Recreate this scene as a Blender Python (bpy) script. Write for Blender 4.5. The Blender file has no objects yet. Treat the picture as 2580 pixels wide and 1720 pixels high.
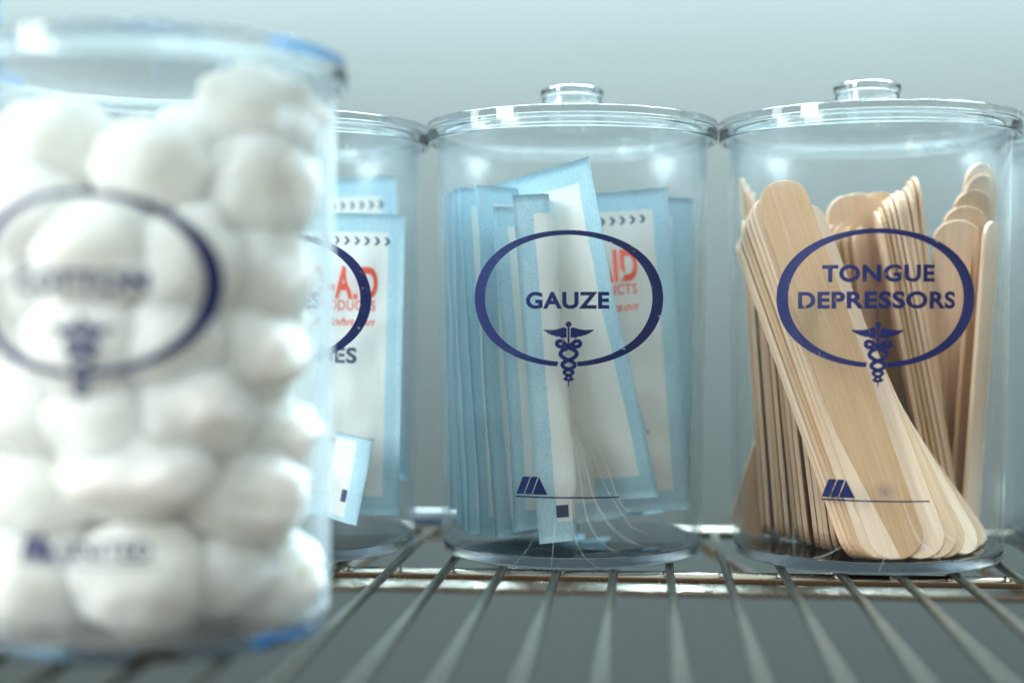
import bpy, math, random
from mathutils import Vector, Matrix, Euler, noise

# ------------------------------------------------------------------ camera
S = bpy.context.scene
CAM = Vector((0.0266, -0.5264, 0.0854))
EUL = Euler((math.radians(90 - 0.96), 0.0, math.radians(5.3)), 'XYZ')
FPX = 3583.0
cam_d = bpy.data.cameras.new("camera")
cam = bpy.data.objects.new("camera", cam_d)
S.collection.objects.link(cam)
cam.location = CAM
cam.rotation_euler = EUL
cam_d.sensor_width = 36.0
cam_d.lens = 50.0
cam_d.clip_start = 0.01
cam_d.clip_end = 50.0
cam_d.dof.use_dof = True
cam_d.dof.focus_distance = 0.486
cam_d.dof.aperture_fstop = 3.0
S.camera = cam
ROT = EUL.to_matrix()
FWD = ROT @ Vector((0, 0, -1))

# ------------------------------------------------------------------ world
W = bpy.data.worlds.new("World")
S.world = W
W.use_nodes = True
nt = W.node_tree
bg = nt.nodes['Background']
tc = nt.nodes.new('ShaderNodeTexCoord')
sep = nt.nodes.new('ShaderNodeSeparateXYZ')
rampw = nt.nodes.new('ShaderNodeValToRGB')
mr = nt.nodes.new('ShaderNodeMapRange')
nt.links.new(tc.outputs['Generated'], sep.inputs[0])
nt.links.new(sep.outputs['Z'], mr.inputs['Value'])
mr.inputs['From Min'].default_value = -1
mr.inputs['From Max'].default_value = 1
nt.links.new(mr.outputs[0], rampw.inputs[0])
e = rampw.color_ramp.elements
e[0].position = 0.0; e[0].color = (0.08, 0.048, 0.025, 1)
e[1].position = 1.0; e[1].color = (0.80, 0.95, 0.96, 1)
m_ = e.new(0.42); m_.color = (0.12, 0.09, 0.06, 1)
m_ = e.new(0.60); m_.color = (0.68, 0.69, 0.64, 1)
nt.links.new(rampw.outputs[0], bg.inputs[0])
bg.inputs[1].default_value = 1.65

# ------------------------------------------------------------------ lamps
def area(name, loc, target, sx, sy, power, col, spread=180):
    l = bpy.data.lights.new(name, 'AREA')
    l.shape = 'RECTANGLE'; l.size = sx; l.size_y = sy
    l.energy = power; l.color = col; l.spread = math.radians(spread)
    o = bpy.data.objects.new(name, l)
    S.collection.objects.link(o)
    o.location = loc
    d = (Vector(target) - Vector(loc)).normalized()
    o.rotation_euler = d.to_track_quat('-Z', 'Y').to_euler()
    return o

def winpos(az, dist, z):
    a = math.radians(az)
    return (-math.sin(a) * dist, -math.cos(a) * dist, z)

T0 = (0.0, -0.05, 0.08)
area("window_light_front", winpos(49, 1.9, 0.75), T0, 0.50, 1.2, 42, (0.97, 1.0, 0.96))
area("window_light_side", winpos(78, 1.9, 0.70), T0, 0.34, 1.2, 14, (0.86, 0.93, 1.0))
area("added_wall_wash_light", (0.08, 0.075, 0.43), (0.08, 0.125, 0.0), 1.5, 0.13, 70.0, (0.66, 0.88, 1.0), 110)  # unseen lamp added close above the jars; brightens the upper wall, fading downwards

S.view_settings.view_transform = 'Standard'
S.view_settings.look = 'None'
S.view_settings.exposure = -0.14
S.view_settings.gamma = 1.0
S.render.engine = 'CYCLES'
c = S.cycles
c.use_denoising = True
c.max_bounces = 16
c.transmission_bounces = 12
c.transparent_max_bounces = 48
c.diffuse_bounces = 7
c.glossy_bounces = 5
c.sample_clamp_indirect = 6.0
c.caustics_refractive = True
c.caustics_reflective = False
c.blur_glossy = 0.3

# ------------------------------------------------------------------ helpers
COL = S.collection
random.seed(7)

def ray(x, y):
    """direction through a pixel of the 2352 wide picture"""
    k = 2580 / 2352
    v = Vector(((x * k - 1290) / FPX, -(y * k - 860) / FPX, -1.0))
    return (ROT @ v).normalized()

def at_z(x, y, z):
    d = ray(x, y)
    return CAM + d * ((z - CAM.z) / d.z)

def at_y(x, y, wy):
    d = ray(x, y)
    return CAM + d * ((wy - CAM.y) / d.y)

def at_len(x, y, B, L, axis, far=None):
    """point on the pixel's ray that lies L from B"""
    d = ray(x, y)
    oc = CAM - B
    b = d.dot(oc); cc = oc.length_squared - L * L
    disc = b * b - cc
    if disc <= 0:
        p = CAM + d * (-b)
        return B + (p - B).normalized() * L
    s = math.sqrt(disc)
    c1, c2 = CAM + d * (-b - s), CAM + d * (-b + s)
    if far is True: return c2
    if far is False: return c1
    r = lambda p: (p.xy - Vector(axis)).length
    return c1 if r(c1) < r(c2) else c2

def mesh_obj(name, verts, faces, mat, parent=None, smooth=True, uvs=None):
    me = bpy.data.meshes.new(name)
    me.from_pydata([tuple(v) for v in verts], [], faces)
    if uvs is not None:
        uvl = me.uv_layers.new(name="UVMap")
        for lp in me.loops:
            uvl.data[lp.index].uv = uvs[lp.vertex_index]
    if smooth:
        me.polygons.foreach_set('use_smooth', [True] * len(me.polygons))
    me.update()
    if mat: me.materials.append(mat)
    o = bpy.data.objects.new(name, me)
    COL.objects.link(o)
    if parent: o.parent = parent
    return o

def empty(name, loc, label, cat, group=None, rz=0):
    o = bpy.data.objects.new(name, None)
    o.empty_display_size = 0.02
    COL.objects.link(o)
    o.location = loc
    o.rotation_euler = (0, 0, rz)
    tag(o, label, cat, group)
    return o

def tag(o, label=None, cat=None, group=None, kind=None):
    if label: o['label'] = label
    if cat: o['category'] = cat
    if group: o['group'] = group
    if kind: o['kind'] = kind
    return o

def round_profile(pts, seg=4):
    """pts: closed list of (r, z, radius) -> list with rounded corners"""
    out = []
    n = len(pts)
    for i in range(n):
        p = Vector(pts[i][:2]); rad = pts[i][2]
        a = Vector(pts[i - 1][:2]); b = Vector(pts[(i + 1) % n][:2])
        if rad <= 0:
            out.append((p.x, p.y)); continue
        da = (a - p); db = (b - p)
        rad2 = min(rad, da.length * .49, db.length * .49)
        p0 = p + da.normalized() * rad2; p1 = p + db.normalized() * rad2
        for k in range(seg + 1):
            t = k / seg
            q = p0 * (1 - t) ** 2 + p * 2 * t * (1 - t) + p1 * t * t
            out.append((q.x, q.y))
    return out

def lathe(name, prof, mat, parent, closed=True, seg=128):
    verts, faces = [], []
    n = len(prof)
    idx = []
    for (r, z) in prof:
        if r < 1e-6:
            idx.append([len(verts)]); verts.append((0, 0, z))
        else:
            base = len(verts)
            for s in range(seg):
                a = 2 * math.pi * s / seg
                verts.append((r * math.cos(a), r * math.sin(a), z))
            idx.append(list(range(base, base + seg)))
    for i in range(n if closed else n - 1):
        A, B = idx[i], idx[(i + 1) % n]
        if len(A) == 1 and len(B) == 1: continue
        for s in range(seg):
            s2 = (s + 1) % seg
            if len(A) == 1: faces.append((A[0], B[s2], B[s]))
            elif len(B) == 1: faces.append((A[s], A[s2], B[0]))
            else: faces.append((A[s], A[s2], B[s2], B[s]))
    o = mesh_obj(name, verts, faces, mat, parent)
    import bmesh
    bm = bmesh.new(); bm.from_mesh(o.data)
    bmesh.ops.recalc_face_normals(bm, faces=bm.faces)
    bm.to_mesh(o.data); bm.free()
    return o

def tube(name, pts, r, mat, parent=None, seg=12, radii=None, cap=True):
    verts, faces = [], []
    n = len(pts)
    pts = [Vector(p) for p in pts]
    up = Vector((0, 0, 1))
    prev = None
    for i, p in enumerate(pts):
        t = (pts[min(i + 1, n - 1)] - pts[max(i - 1, 0)]).normalized()
        if prev is None:
            ref = up if abs(t.dot(up)) < .95 else Vector((1, 0, 0))
            u = t.cross(ref).normalized()
        else:
            u = (prev - t * prev.dot(t)).normalized()
        prev = u
        v = t.cross(u)
        rr = radii[i] if radii else r
        for s in range(seg):
            a = 2 * math.pi * s / seg
            verts.append(p + u * (rr * math.cos(a)) + v * (rr * math.sin(a)))
    for i in range(n - 1):
        for s in range(seg):
            s2 = (s + 1) % seg
            faces.append((i * seg + s, i * seg + s2, (i + 1) * seg + s2, (i + 1) * seg + s))
    if cap:
        faces.append(tuple(range(seg))[::-1]); faces.append(tuple((n - 1) * seg + s for s in range(seg)))
    return mesh_obj(name, verts, faces, mat, parent)

# ------------------------------------------------------------------ materials
def new_mat(name):
    m = bpy.data.materials.new(name); m.use_nodes = True
    return m, m.node_tree, m.node_tree.nodes['Principled BSDF']

def simple(name, col, rough=.5, metal=0, spec=.5):
    m, t, b = new_mat(name)
    b.inputs['Base Color'].default_value = (*col, 1)
    b.inputs['Roughness'].default_value = rough
    b.inputs['Metallic'].default_value = metal
    b.inputs['Specular IOR Level'].default_value = spec
    return m

def N(t, kind, **kw):
    n = t.nodes.new(kind)
    for k, v in kw.items(): setattr(n, k, v)
    return n

def math_node(t, op, a=None, b=None):
    n = N(t, 'ShaderNodeMath', operation=op)
    for i, x in enumerate((a, b)):
        if x is None: continue
        if isinstance(x, (int, float)): n.inputs[i].default_value = x
        else: t.links.new(x, n.inputs[i])
    return n.outputs[0]

# wall paint
M_wall, t, b = new_mat("wall_paint")
ns = N(t, 'ShaderNodeTexNoise'); ns.inputs['Scale'].default_value = 3.0; ns.inputs['Detail'].default_value = 3
rp = N(t, 'ShaderNodeValToRGB')
rp.color_ramp.elements[0].color = (0.044, 0.0455, 0.0405, 1); rp.color_ramp.elements[1].color = (0.050, 0.0515, 0.046, 1)
t.links.new(ns.outputs[0], rp.inputs[0]); t.links.new(rp.outputs[0], b.inputs['Base Color'])
b.inputs['Roughness'].default_value = .7
b.inputs['Specular IOR Level'].default_value = .15
ns2 = N(t, 'ShaderNodeTexNoise'); ns2.inputs['Scale'].default_value = 260
bp = N(t, 'ShaderNodeBump'); bp.inputs['Strength'].default_value = .08; bp.inputs['Distance'].default_value = .001
tcw = N(t, 'ShaderNodeTexCoord')
t.links.new(tcw.outputs['Object'], ns.inputs['Vector']); t.links.new(tcw.outputs['Object'], ns2.inputs['Vector'])
t.links.new(ns2.outputs[0], bp.inputs['Height']); t.links.new(bp.outputs[0], b.inputs['Normal'])

# thin clear acrylic (walls): transparent with fresnel reflection, faint haze and streaks
def clear_wall(name, tint=(0.982, 0.992, 0.994), haze=(.004, .026)):
    m = bpy.data.materials.new(name); m.use_nodes = True
    t = m.node_tree
    for n in list(t.nodes):
        if n.type != 'OUTPUT_MATERIAL': t.nodes.remove(n)
    out = [n for n in t.nodes if n.type == 'OUTPUT_MATERIAL'][0]
    tr = N(t, 'ShaderNodeBsdfTransparent'); tr.inputs[0].default_value = (*tint, 1)
    gl = N(t, 'ShaderNodeBsdfGlossy'); gl.inputs['Roughness'].default_value = .25
    gl.inputs[0].default_value = (1, 1, 1, 1)
    ge = N(t, 'ShaderNodeNewGeometry'); dp = N(t, 'ShaderNodeVectorMath', operation='DOT_PRODUCT')
    t.links.new(ge.outputs['Normal'], dp.inputs[0]); t.links.new(ge.outputs['Incoming'], dp.inputs[1])
    cs = math_node(t, 'SUBTRACT', 1.0, math_node(t, 'ABSOLUTE', dp.outputs['Value']))
    fr_ = math_node(t, 'ADD', math_node(t, 'MULTIPLY', math_node(t, 'POWER', cs, 5.0), 0.96), 0.038)
    tcn = N(t, 'ShaderNodeTexCoord')
    mp = N(t, 'ShaderNodeMapping'); mp.inputs['Scale'].default_value = (260, 260, 3)
    n1 = N(t, 'ShaderNodeTexNoise'); n1.inputs['Scale'].default_value = 1.0; n1.inputs['Detail'].default_value = 4
    t.links.new(tcn.outputs['Object'], mp.inputs[0]); t.links.new(mp.outputs[0], n1.inputs['Vector'])
    bmp = N(t, 'ShaderNodeBump'); bmp.inputs['Strength'].default_value = .25; bmp.inputs['Distance'].default_value = .0003
    t.links.new(n1.outputs[0], bmp.inputs['Height'])
    t.links.new(bmp.outputs[0], gl.inputs['Normal'])
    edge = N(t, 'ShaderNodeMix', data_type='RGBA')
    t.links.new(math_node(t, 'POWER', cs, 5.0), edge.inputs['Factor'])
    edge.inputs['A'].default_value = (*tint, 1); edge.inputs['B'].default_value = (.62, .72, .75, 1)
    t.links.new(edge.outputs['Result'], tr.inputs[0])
    mx = N(t, 'ShaderNodeMixShader')
    f2 = math_node(t, 'MINIMUM', math_node(t, "ADD", .0035, math_node(t, 'MULTIPLY', math_node(t, 'POWER', cs, 5.0), 0.75)), 0.6)
    t.links.new(f2, mx.inputs[0]); t.links.new(tr.outputs[0], mx.inputs[1]); t.links.new(gl.outputs[0], mx.inputs[2])
    # haze: pale diffuse layer over the plastic, more of it in vertical streaks
    df = N(t, 'ShaderNodeBsdfDiffuse'); df.inputs[0].default_value = (.75, .8, .8, 1)
    mp2 = N(t, 'ShaderNodeMapping'); mp2.inputs['Scale'].default_value = (90, 90, 2)
    n2 = N(t, 'ShaderNodeTexNoise'); n2.inputs['Scale'].default_value = 1.0; n2.inputs['Detail'].default_value = 5; n2.inputs['Roughness'].default_value = .7
    t.links.new(tcn.outputs['Object'], mp2.inputs[0]); t.links.new(mp2.outputs[0], n2.inputs['Vector'])
    mrr = N(t, 'ShaderNodeMapRange'); mrr.inputs['From Min'].default_value = .45; mrr.inputs['From Max'].default_value = .75
    mrr.inputs['To Min'].default_value = haze[0]; mrr.inputs['To Max'].default_value = haze[1]
    t.links.new(n2.outputs[0], mrr.inputs[0])
    mx2 = N(t, 'ShaderNodeMixShader')
    hz = math_node(t, 'MULTIPLY', mrr.outputs[0], math_node(t, 'ADD', 1.0, math_node(t, 'MULTIPLY', math_node(t, 'POWER', cs, 3.0), 4.0)))
    t.links.new(hz, mx2.inputs[0]); t.links.new(mx.outputs[0], mx2.inputs[1]); t.links.new(df.outputs[0], mx2.inputs[2])
    t.links.new(mx2.outputs[0], out.inputs[0])
    return m
M_clear = clear_wall("clear_acrylic_wall")
M_veiled = clear_wall("veiled_acrylic_wall", haze=(.08, .15))  # heavier veil put into this wall to soften the shading of the cotton

M_glass, t, b = new_mat("clear_acrylic")
b.inputs['Base Color'].default_value = (0.93, 0.975, 0.985, 1)
b.inputs['Transmission Weight'].default_value = 1
b.inputs['Roughness'].default_value = .05
b.inputs['IOR'].default_value = 1.49
M_basegl, t, b = new_mat("blue_grey_acrylic")
b.inputs['Base Color'].default_value = (0.36, 0.40, 0.46, 1)
b.inputs['Transmission Weight'].default_value = 1
b.inputs['Roughness'].default_value = .02
b.inputs['IOR'].default_value = 1.49

M_ink = simple("navy_ink", (0.008, 0.016, 0.100), .5, spec=.25)
def worn(m):
    t = m.node_tree; b = t.nodes['Principled BSDF']
    tcn = N(t, 'ShaderNodeTexCoord'); n1 = N(t, 'ShaderNodeTexNoise'); n1.inputs['Scale'].default_value = 420; n1.inputs['Detail'].default_value = 4
    t.links.new(tcn.outputs['Object'], n1.inputs[0])
    r = N(t, 'ShaderNodeMapRange'); r.inputs['From Min'].default_value = .66; r.inputs['From Max'].default_value = .74
    r.inputs['To Min'].default_value = .985; r.inputs['To Max'].default_value = .25
    t.links.new(n1.outputs[0], r.inputs[0]); t.links.new(r.outputs[0], b.inputs['Alpha'])
worn(M_ink)
M_inkd = simple("dark_blue_ink", (0.03, 0.05, 0.12), .6)
M_grey = simple("grey_ink", (0.10, 0.12, 0.14), .6)
M_red = simple("red_ink", (0.72, 0.09, 0.04), .5)
M_rub = None
def rubbed():
    m = bpy.data.materials.new("rubbed_ink"); m.use_nodes = True
    t = m.node_tree; b = t.nodes['Principled BSDF']
    b.inputs['Base Color'].default_value = (.05, .06, .2, 1)
    uv = N(t, 'ShaderNodeUVMap')
    gr = N(t, 'ShaderNodeTexGradient', gradient_type='SPHERICAL')
    t.links.new(uv.outputs[0], gr.inputs[0])
    nz = N(t, 'ShaderNodeTexNoise'); nz.inputs['Scale'].default_value = 3; t.links.new(uv.outputs[0], nz.inputs[0])
    a = math_node(t, 'MULTIPLY', math_node(t, 'POWER', gr.outputs[0], 1.8), math_node(t, 'MULTIPLY', nz.outputs[0], 0.9))
    t.links.new(a, b.inputs['Alpha'])
    return m
M_rub = rubbed()

# tongue depressor wood
M_wood, t, b = new_mat("birch_wood")
tcn = N(t, 'ShaderNodeTexCoord'); oi = N(t, 'ShaderNodeObjectInfo')
mp = N(t, 'ShaderNodeMapping'); mp.inputs['Scale'].default_value = (900, 900, 22)
off = N(t, 'ShaderNodeVectorMath', operation='SCALE'); off.inputs['Scale'].default_value = 1.0
cmb = N(t, 'ShaderNodeCombineXYZ')
ro = math_node(t, 'MULTIPLY', oi.outputs['Random'], 3.0)
for i in range(3): t.links.new(ro, cmb.inputs[i])
av = N(t, 'ShaderNodeVectorMath', operation='ADD')
t.links.new(tcn.outputs['Object'], av.inputs[0]); t.links.new(cmb.outputs[0], av.inputs[1])
t.links.new(av.outputs[0], mp.inputs[0])
n1 = N(t, 'ShaderNodeTexNoise'); n1.inputs['Scale'].default_value = 1; n1.inputs['Detail'].default_value = 6; n1.inputs['Roughness'].default_value = .65
t.links.new(mp.outputs[0], n1.inputs['Vector'])
mp3 = N(t, 'ShaderNodeMapping'); mp3.inputs['Scale'].default_value = (120, 120, 5)
t.links.new(av.outputs[0], mp3.inputs[0])
n3 = N(t, 'ShaderNodeTexNoise'); n3.inputs['Scale'].default_value = 1; n3.inputs['Detail'].default_value = 3
t.links.new(mp3.outputs[0], n3.inputs['Vector'])
mixn = math_node(t, 'ADD', math_node(t, 'MULTIPLY', n1.outputs[0], .55), math_node(t, 'MULTIPLY', n3.outputs[0], .45))
rw = N(t, 'ShaderNodeValToRGB'); rw.color_ramp.elements[0].position = .3; rw.color_ramp.elements[1].position = .7
rw.color_ramp.elements[0].color = (0.55, 0.355, 0.215, 1); rw.color_ramp.elements[1].color = (0.76, 0.535, 0.355, 1)
t.links.new(mixn, rw.inputs[0])
hs = N(t, 'ShaderNodeHueSaturation')
t.links.new(rw.outputs[0], hs.inputs['Color'])
mv = N(t, 'ShaderNodeMapRange'); mv.inputs['To Min'].default_value = .80; mv.inputs['To Max'].default_value = 1.12
t.links.new(oi.outputs['Random'], mv.inputs[0]); t.links.new(mv.outputs[0], hs.inputs['Value'])
mh = N(t, 'ShaderNodeMapRange'); mh.inputs['To Min'].default_value = 1.15; mh.inputs['To Max'].default_value = .82
t.links.new(oi.outputs['Random'], mh.inputs[0]); t.links.new(mh.outputs[0], hs.inputs['Saturation'])
t.links.new(hs.outputs[0], b.inputs['Base Color'])
b.inputs['Roughness'].default_value = .62
bw = N(t, 'ShaderNodeBump'); bw.inputs['Strength'].default_value = .35; bw.inputs['Distance'].default_value = .0003
t.links.new(n1.outputs[0], bw.inputs['Height']); t.links.new(bw.outputs[0], b.inputs['Normal'])

# cotton
M_cotton, t, b = new_mat("cotton_fibre")
b.inputs['Base Color'].default_value = (0.91, 0.90, 0.865, 1)
b.inputs['Roughness'].default_value = .95
b.inputs['Specular IOR Level'].default_value = .05
b.inputs['Subsurface Weight'].default_value = .8
b.inputs['Subsurface Radius'].default_value = (.022, .020, .016)
b.inputs['Subsurface Scale'].default_value = .6
tcn = N(t, 'ShaderNodeTexCoord'); n1 = N(t, 'ShaderNodeTexNoise'); n1.inputs['Scale'].default_value = 500; n1.inputs['Detail'].default_value = 6
t.links.new(tcn.outputs['Object'], n1.inputs[0])
bw = N(t, 'ShaderNodeBump'); bw.inputs['Strength'].default_value = .6; bw.inputs['Distance'].default_value = .0008
t.links.new(n1.outputs[0], bw.inputs['Height']); t.links.new(bw.outputs[0], b.inputs['Normal'])

# packet paper: uv in metres, size given by attribute-free constants
def paper_mat(name, Wm, Hm, bw_side, bw_end):
    m, t, b = new_mat(name)
    uv = N(t, 'ShaderNodeUVMap'); sp = N(t, 'ShaderNodeSeparateXYZ'); t.links.new(uv.outputs[0], sp.inputs[0])
    nz = N(t, 'ShaderNodeTexNoise'); nz.inputs['Scale'].default_value = 900; nz.inputs['Detail'].default_value = 5
    tcn = N(t, 'ShaderNodeTexCoord'); t.links.new(tcn.outputs['Object'], nz.inputs[0])
    wob = math_node(t, 'MULTIPLY', math_node(t, 'SUBTRACT', nz.outputs[0], .5), .0006)
    ax = math_node(t, 'ABSOLUTE', math_node(t, 'SUBTRACT', sp.outputs[0], Wm / 2))
    ax = math_node(t, 'ADD', ax, wob)
    ay = math_node(t, 'ADD', math_node(t, 'ABSOLUTE', math_node(t, 'SUBTRACT', sp.outputs[1], Hm / 2)), wob)
    mx = math_node(t, 'GREATER_THAN', ax, Wm / 2 - bw_side)
    my = math_node(t, 'GREATER_THAN', ay, Hm / 2 - bw_end)
    blue = math_node(t, 'MAXIMUM', mx, my)
    n2 = N(t, 'ShaderNodeTexNoise'); n2.inputs['Scale'].default_value = 1400; n2.inputs['Detail'].default_value = 3
    t.links.new(tcn.outputs['Object'], n2.inputs[0])
    rb = N(t, 'ShaderNodeValToRGB')
    rb.color_ramp.elements[0].position = .35; rb.color_ramp.elements[1].position = .7
    rb.color_ramp.elements[0].color = (0.50, 0.715, 0.80, 1); rb.color_ramp.elements[1].color = (0.68, 0.845, 0.90, 1)
    t.links.new(n2.outputs[0], rb.inputs[0])
    mix = N(t, 'ShaderNodeMix', data_type='RGBA')
    t.links.new(blue, mix.inputs['Factor'])
    mix.inputs['A'].default_value = (0.90, 0.905, 0.88, 1)
    t.links.new(rb.outputs[0], mix.inputs['B'])
    t.links.new(mix.outputs['Result'], b.inputs['Base Color'])
    b.inputs['Roughness'].default_value = .6
    bm_ = N(t, 'ShaderNodeBump'); bm_.inputs['Strength'].default_value = .25; bm_.inputs['Distance'].default_value = .0004
    cr = N(t, 'ShaderNodeTexNoise', noise_type='RIDGED_MULTIFRACTAL'); cr.inputs['Scale'].default_value = 38; cr.inputs['Detail'].default_value = 2
    t.links.new(tcn.outputs['Object'], cr.inputs[0])
    bm2 = N(t, 'ShaderNodeBump'); bm2.inputs['Strength'].default_value = .45; bm2.inputs['Distance'].default_value = .0035
    t.links.new(cr.outputs[0], bm2.inputs['Height']); t.links.new(bm2.outputs[0], bm_.inputs['Normal'])
    t.links.new(nz.outputs[0], bm_.inputs['Height']); t.links.new(bm_.outputs[0], b.inputs['Normal'])
    tl = N(t, 'ShaderNodeBsdfTranslucent'); t.links.new(mix.outputs['Result'], tl.inputs[0])
    ms = N(t, 'ShaderNodeMixShader'); ms.inputs[0].default_value = .36
    out = [n for n in t.nodes if n.type == 'OUTPUT_MATERIAL'][0]
    t.links.new(b.outputs[0], ms.inputs[1]); t.links.new(tl.outputs[0], ms.inputs[2]); t.links.new(ms.outputs[0], out.inputs[0])
    return m
PW, PH = 0.072, 0.121
M_paper = paper_mat("pouch_paper", PW, PH, .0060, .0075)

# chrome wire
M_chrome, t, b = new_mat("chrome_wire")
b.inputs['Metallic'].default_value = 1
b.inputs['Base Color'].default_value = (.46, .43, .36, 1)
tcn = N(t, 'ShaderNodeTexCoord'); n1 = N(t, 'ShaderNodeTexNoise'); n1.inputs['Scale'].default_value = 120; n1.inputs['Detail'].default_value = 4
t.links.new(tcn.outputs['Object'], n1.inputs[0])
mr1 = N(t, 'ShaderNodeMapRange'); mr1.inputs['To Min'].default_value = .12; mr1.inputs['To Max'].default_value = .38
t.links.new(n1.outputs[0], mr1.inputs[0]); t.links.new(mr1.outputs[0], b.inputs['Roughness'])
M_dull, t, b = new_mat("dull_wire")
b.inputs['Metallic'].default_value = 1.0

b.inputs['Roughness'].default_value = .34
tcn = N(t, 'ShaderNodeTexCoord'); n1 = N(t, 'ShaderNodeTexNoise'); n1.inputs['Scale'].default_value = 250; n1.inputs['Detail'].default_value = 5
t.links.new(tcn.outputs['Object'], n1.inputs[0])
rd = N(t, 'ShaderNodeValToRGB'); rd.color_ramp.elements[0].color = (.07, .069, .055, 1); rd.color_ramp.elements[1].color = (.20, .20, .17, 1)
rd.color_ramp.elements[0].position = .3; rd.color_ramp.elements[1].position = .65
t.links.new(n1.outputs[0], rd.inputs[0]); t.links.new(rd.outputs[0], b.inputs['Base Color'])

# ------------------------------------------------------------------ wall
WALL_Y = 0.135
o = mesh_obj("wall", [(-3, WALL_Y, -1.2), (3, WALL_Y, -1.2), (3, WALL_Y, 2.2), (-3, WALL_Y, 2.2),
                      (-3, WALL_Y + .1, -1.2), (3, WALL_Y + .1, -1.2), (3, WALL_Y + .1, 2.2), (-3, WALL_Y + .1, 2.2)],
             [(0, 1, 2, 3), (5, 4, 7, 6), (4, 0, 3, 7), (1, 5, 6, 2), (3, 2, 6, 7), (4, 5, 1, 0)], M_wall, smooth=False)
tag(o, kind='structure')

# ------------------------------------------------------------------ wire shelf
shelf = empty("wire_shelf", (0, 0, 0), "chrome wire shelf with closely spaced rods that all the clear jars stand on", "shelf")
RW = 0.00150
first = None
k0 = -30
for k in range(k0, 34):
    x = 0.0164 + k * 0.0192
    if first is None:
        w = tube("wire", [(0, -.34, -RW), (0, -.2, -RW), (0, -.03, -RW), (0, .051, -RW), (0, .0545, -RW - .0004)], RW, M_dull, shelf, seg=12)
        first = w
    else:
        w = first.copy(); COL.objects.link(w); w.parent = shelf
    w.location = (x, 0, 0)
bead = None
for k in range(-8, 16):
    if bead is None:
        bead = mesh_obj("weld_bead", [(0.0026 * math.cos(a) * q, .0024 * math.sin(a) * q, -.0034 + h) for q, h in ((1, -.0006), (.95, .0004), (.6, .0010)) for a in [i * math.pi / 5 for i in range(10)]],
                        [(r_ * 10 + i, r_ * 10 + (i + 1) % 10, r_ * 10 + 10 + (i + 1) % 10, r_ * 10 + 10 + i) for r_ in range(2) for i in range(10)] + [tuple(20 + i for i in range(10))], M_chrome, shelf)
        w = bead
    else:
        w = bead.copy(); COL.objects.link(w); w.parent = shelf
    w.location = (0.0164 + k * 0.0192 + .0004 * math.sin(k * 5), -.030, 0); w.rotation_euler = (0, 0, k * .7)
M_rail = M_chrome.copy(); M_rail.name = "dulled_chrome"  # chrome copy darkened and roughened to tone down the lamp's glare on the rail
for n_ in M_rail.node_tree.nodes:
    if n_.type == 'MAP_RANGE': n_.inputs['To Min'].default_value = .42; n_.inputs['To Max'].default_value = .62
    if n_.type == 'BSDF_PRINCIPLED': n_.inputs['Base Color'].default_value = (.12, .108, .085, 1)
def rod(name, y, z, r, mat=M_chrome, x0=-.62, x1=.66):
    return tube(name, [(x0, y, z), (0, y, z), (x1, y, z)], r, mat, shelf, seg=16)
rod("support_rod", -.030, -2 * RW - .0019, .0021)
rod("support_rod", -.30, -2 * RW - .0019, .0021)
rod("back_rail", .0572, -.0022, .0024, M_rail)
rod("lower_rail", .0572, -.0265, .0022)
rod("front_rail", -.3425, -.0022, .0024)
rod("lower_rail", -.3425, -.0265, .0022)
def snake(y):
    pts = []
    per = .0985; x = -.6; 
    while x < .64:
        ph = ((x + .062) / per) % 1.0
        # rounded triangle wave
        tri = abs(ph * 2 - 1)
        s = .5 - .5 * math.cos(math.pi * tri)
        v = .65 * tri + .35 * s
        v = min(max((v - .06) / .88, 0), 1)
        v = v * v * (3 - 2 * v) * .5 + v * .5
        pts.append((x, y, -.0235 + v * .0185)); x += .0035
    tube("zigzag_wire", pts, .0019, M_chrome, shelf, seg=10)
snake(.0572)
snake(-.3425)

# ------------------------------------------------------------------ flat art (2D triangles) -> wrapped on jars or packets
def text2d(s, w, h, bold=.0, italic=0.0):
    cu = bpy.data.curves.new("lettering", 'FONT')
    cu.body = s; cu.size = 1; cu.offset = bold; cu.shear = italic
    cu.resolution_u = 6
    cu.space_character = 1.08
    ob = bpy.data.objects.new("lettering", cu)
    me = bpy.data.meshes.new_from_object(ob)
    vs = [Vector((v.co.x, v.co.y)) for v in me.vertices]
    fs = [tuple(p.vertices) for p in me.polygons]
    bpy.data.objects.remove(ob); bpy.data.curves.remove(cu); bpy.data.meshes.remove(me)
    x0 = min(v.x for v in vs); x1 = max(v.x for v in vs); y0 = min(v.y for v in vs); y1 = max(v.y for v in vs)
    vs = [((v.x - (x0 + x1) / 2) * w / (x1 - x0), (v.y - (y0 + y1) / 2) * h / (y1 - y0)) for v in vs]
    return vs, fs

def strip2d(pts, wid):
    pts = [Vector(p) for p in pts]
    vs, fs = [], []
    n = len(pts)
    for i, p in enumerate(pts):
        tt = (pts[min(i + 1, n - 1)] - pts[max(i - 1, 0)]).normalized()
        nn = Vector((-tt.y, tt.x))
        ww = wid(i / (n - 1)) if callable(wid) else wid
        vs.append(p + nn * ww / 2); vs.append(p - nn * ww / 2)
    for i in range(n - 1): fs.append((2 * i, 2 * i + 1, 2 * i + 3, 2 * i + 2))
    return [(v.x, v.y) for v in vs], fs

def catmull(P, k=8):
    P = [Vector(p) for p in P]; out = []
    for i in range(len(P) - 1):
        p0 = P[max(i - 1, 0)]; p1 = P[i]; p2 = P[i + 1]; p3 = P[min(i + 2, len(P) - 1)]
        for j in range(k):
            t = j / k
            out.append(.5 * ((2 * p1) + (p2 - p0) * t + (2 * p0 - 5 * p1 + 4 * p2 - p3) * t * t + (3 * p1 - p0 - 3 * p2 + p3) * t ** 3))
    out.append(P[-1]); return out

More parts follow.
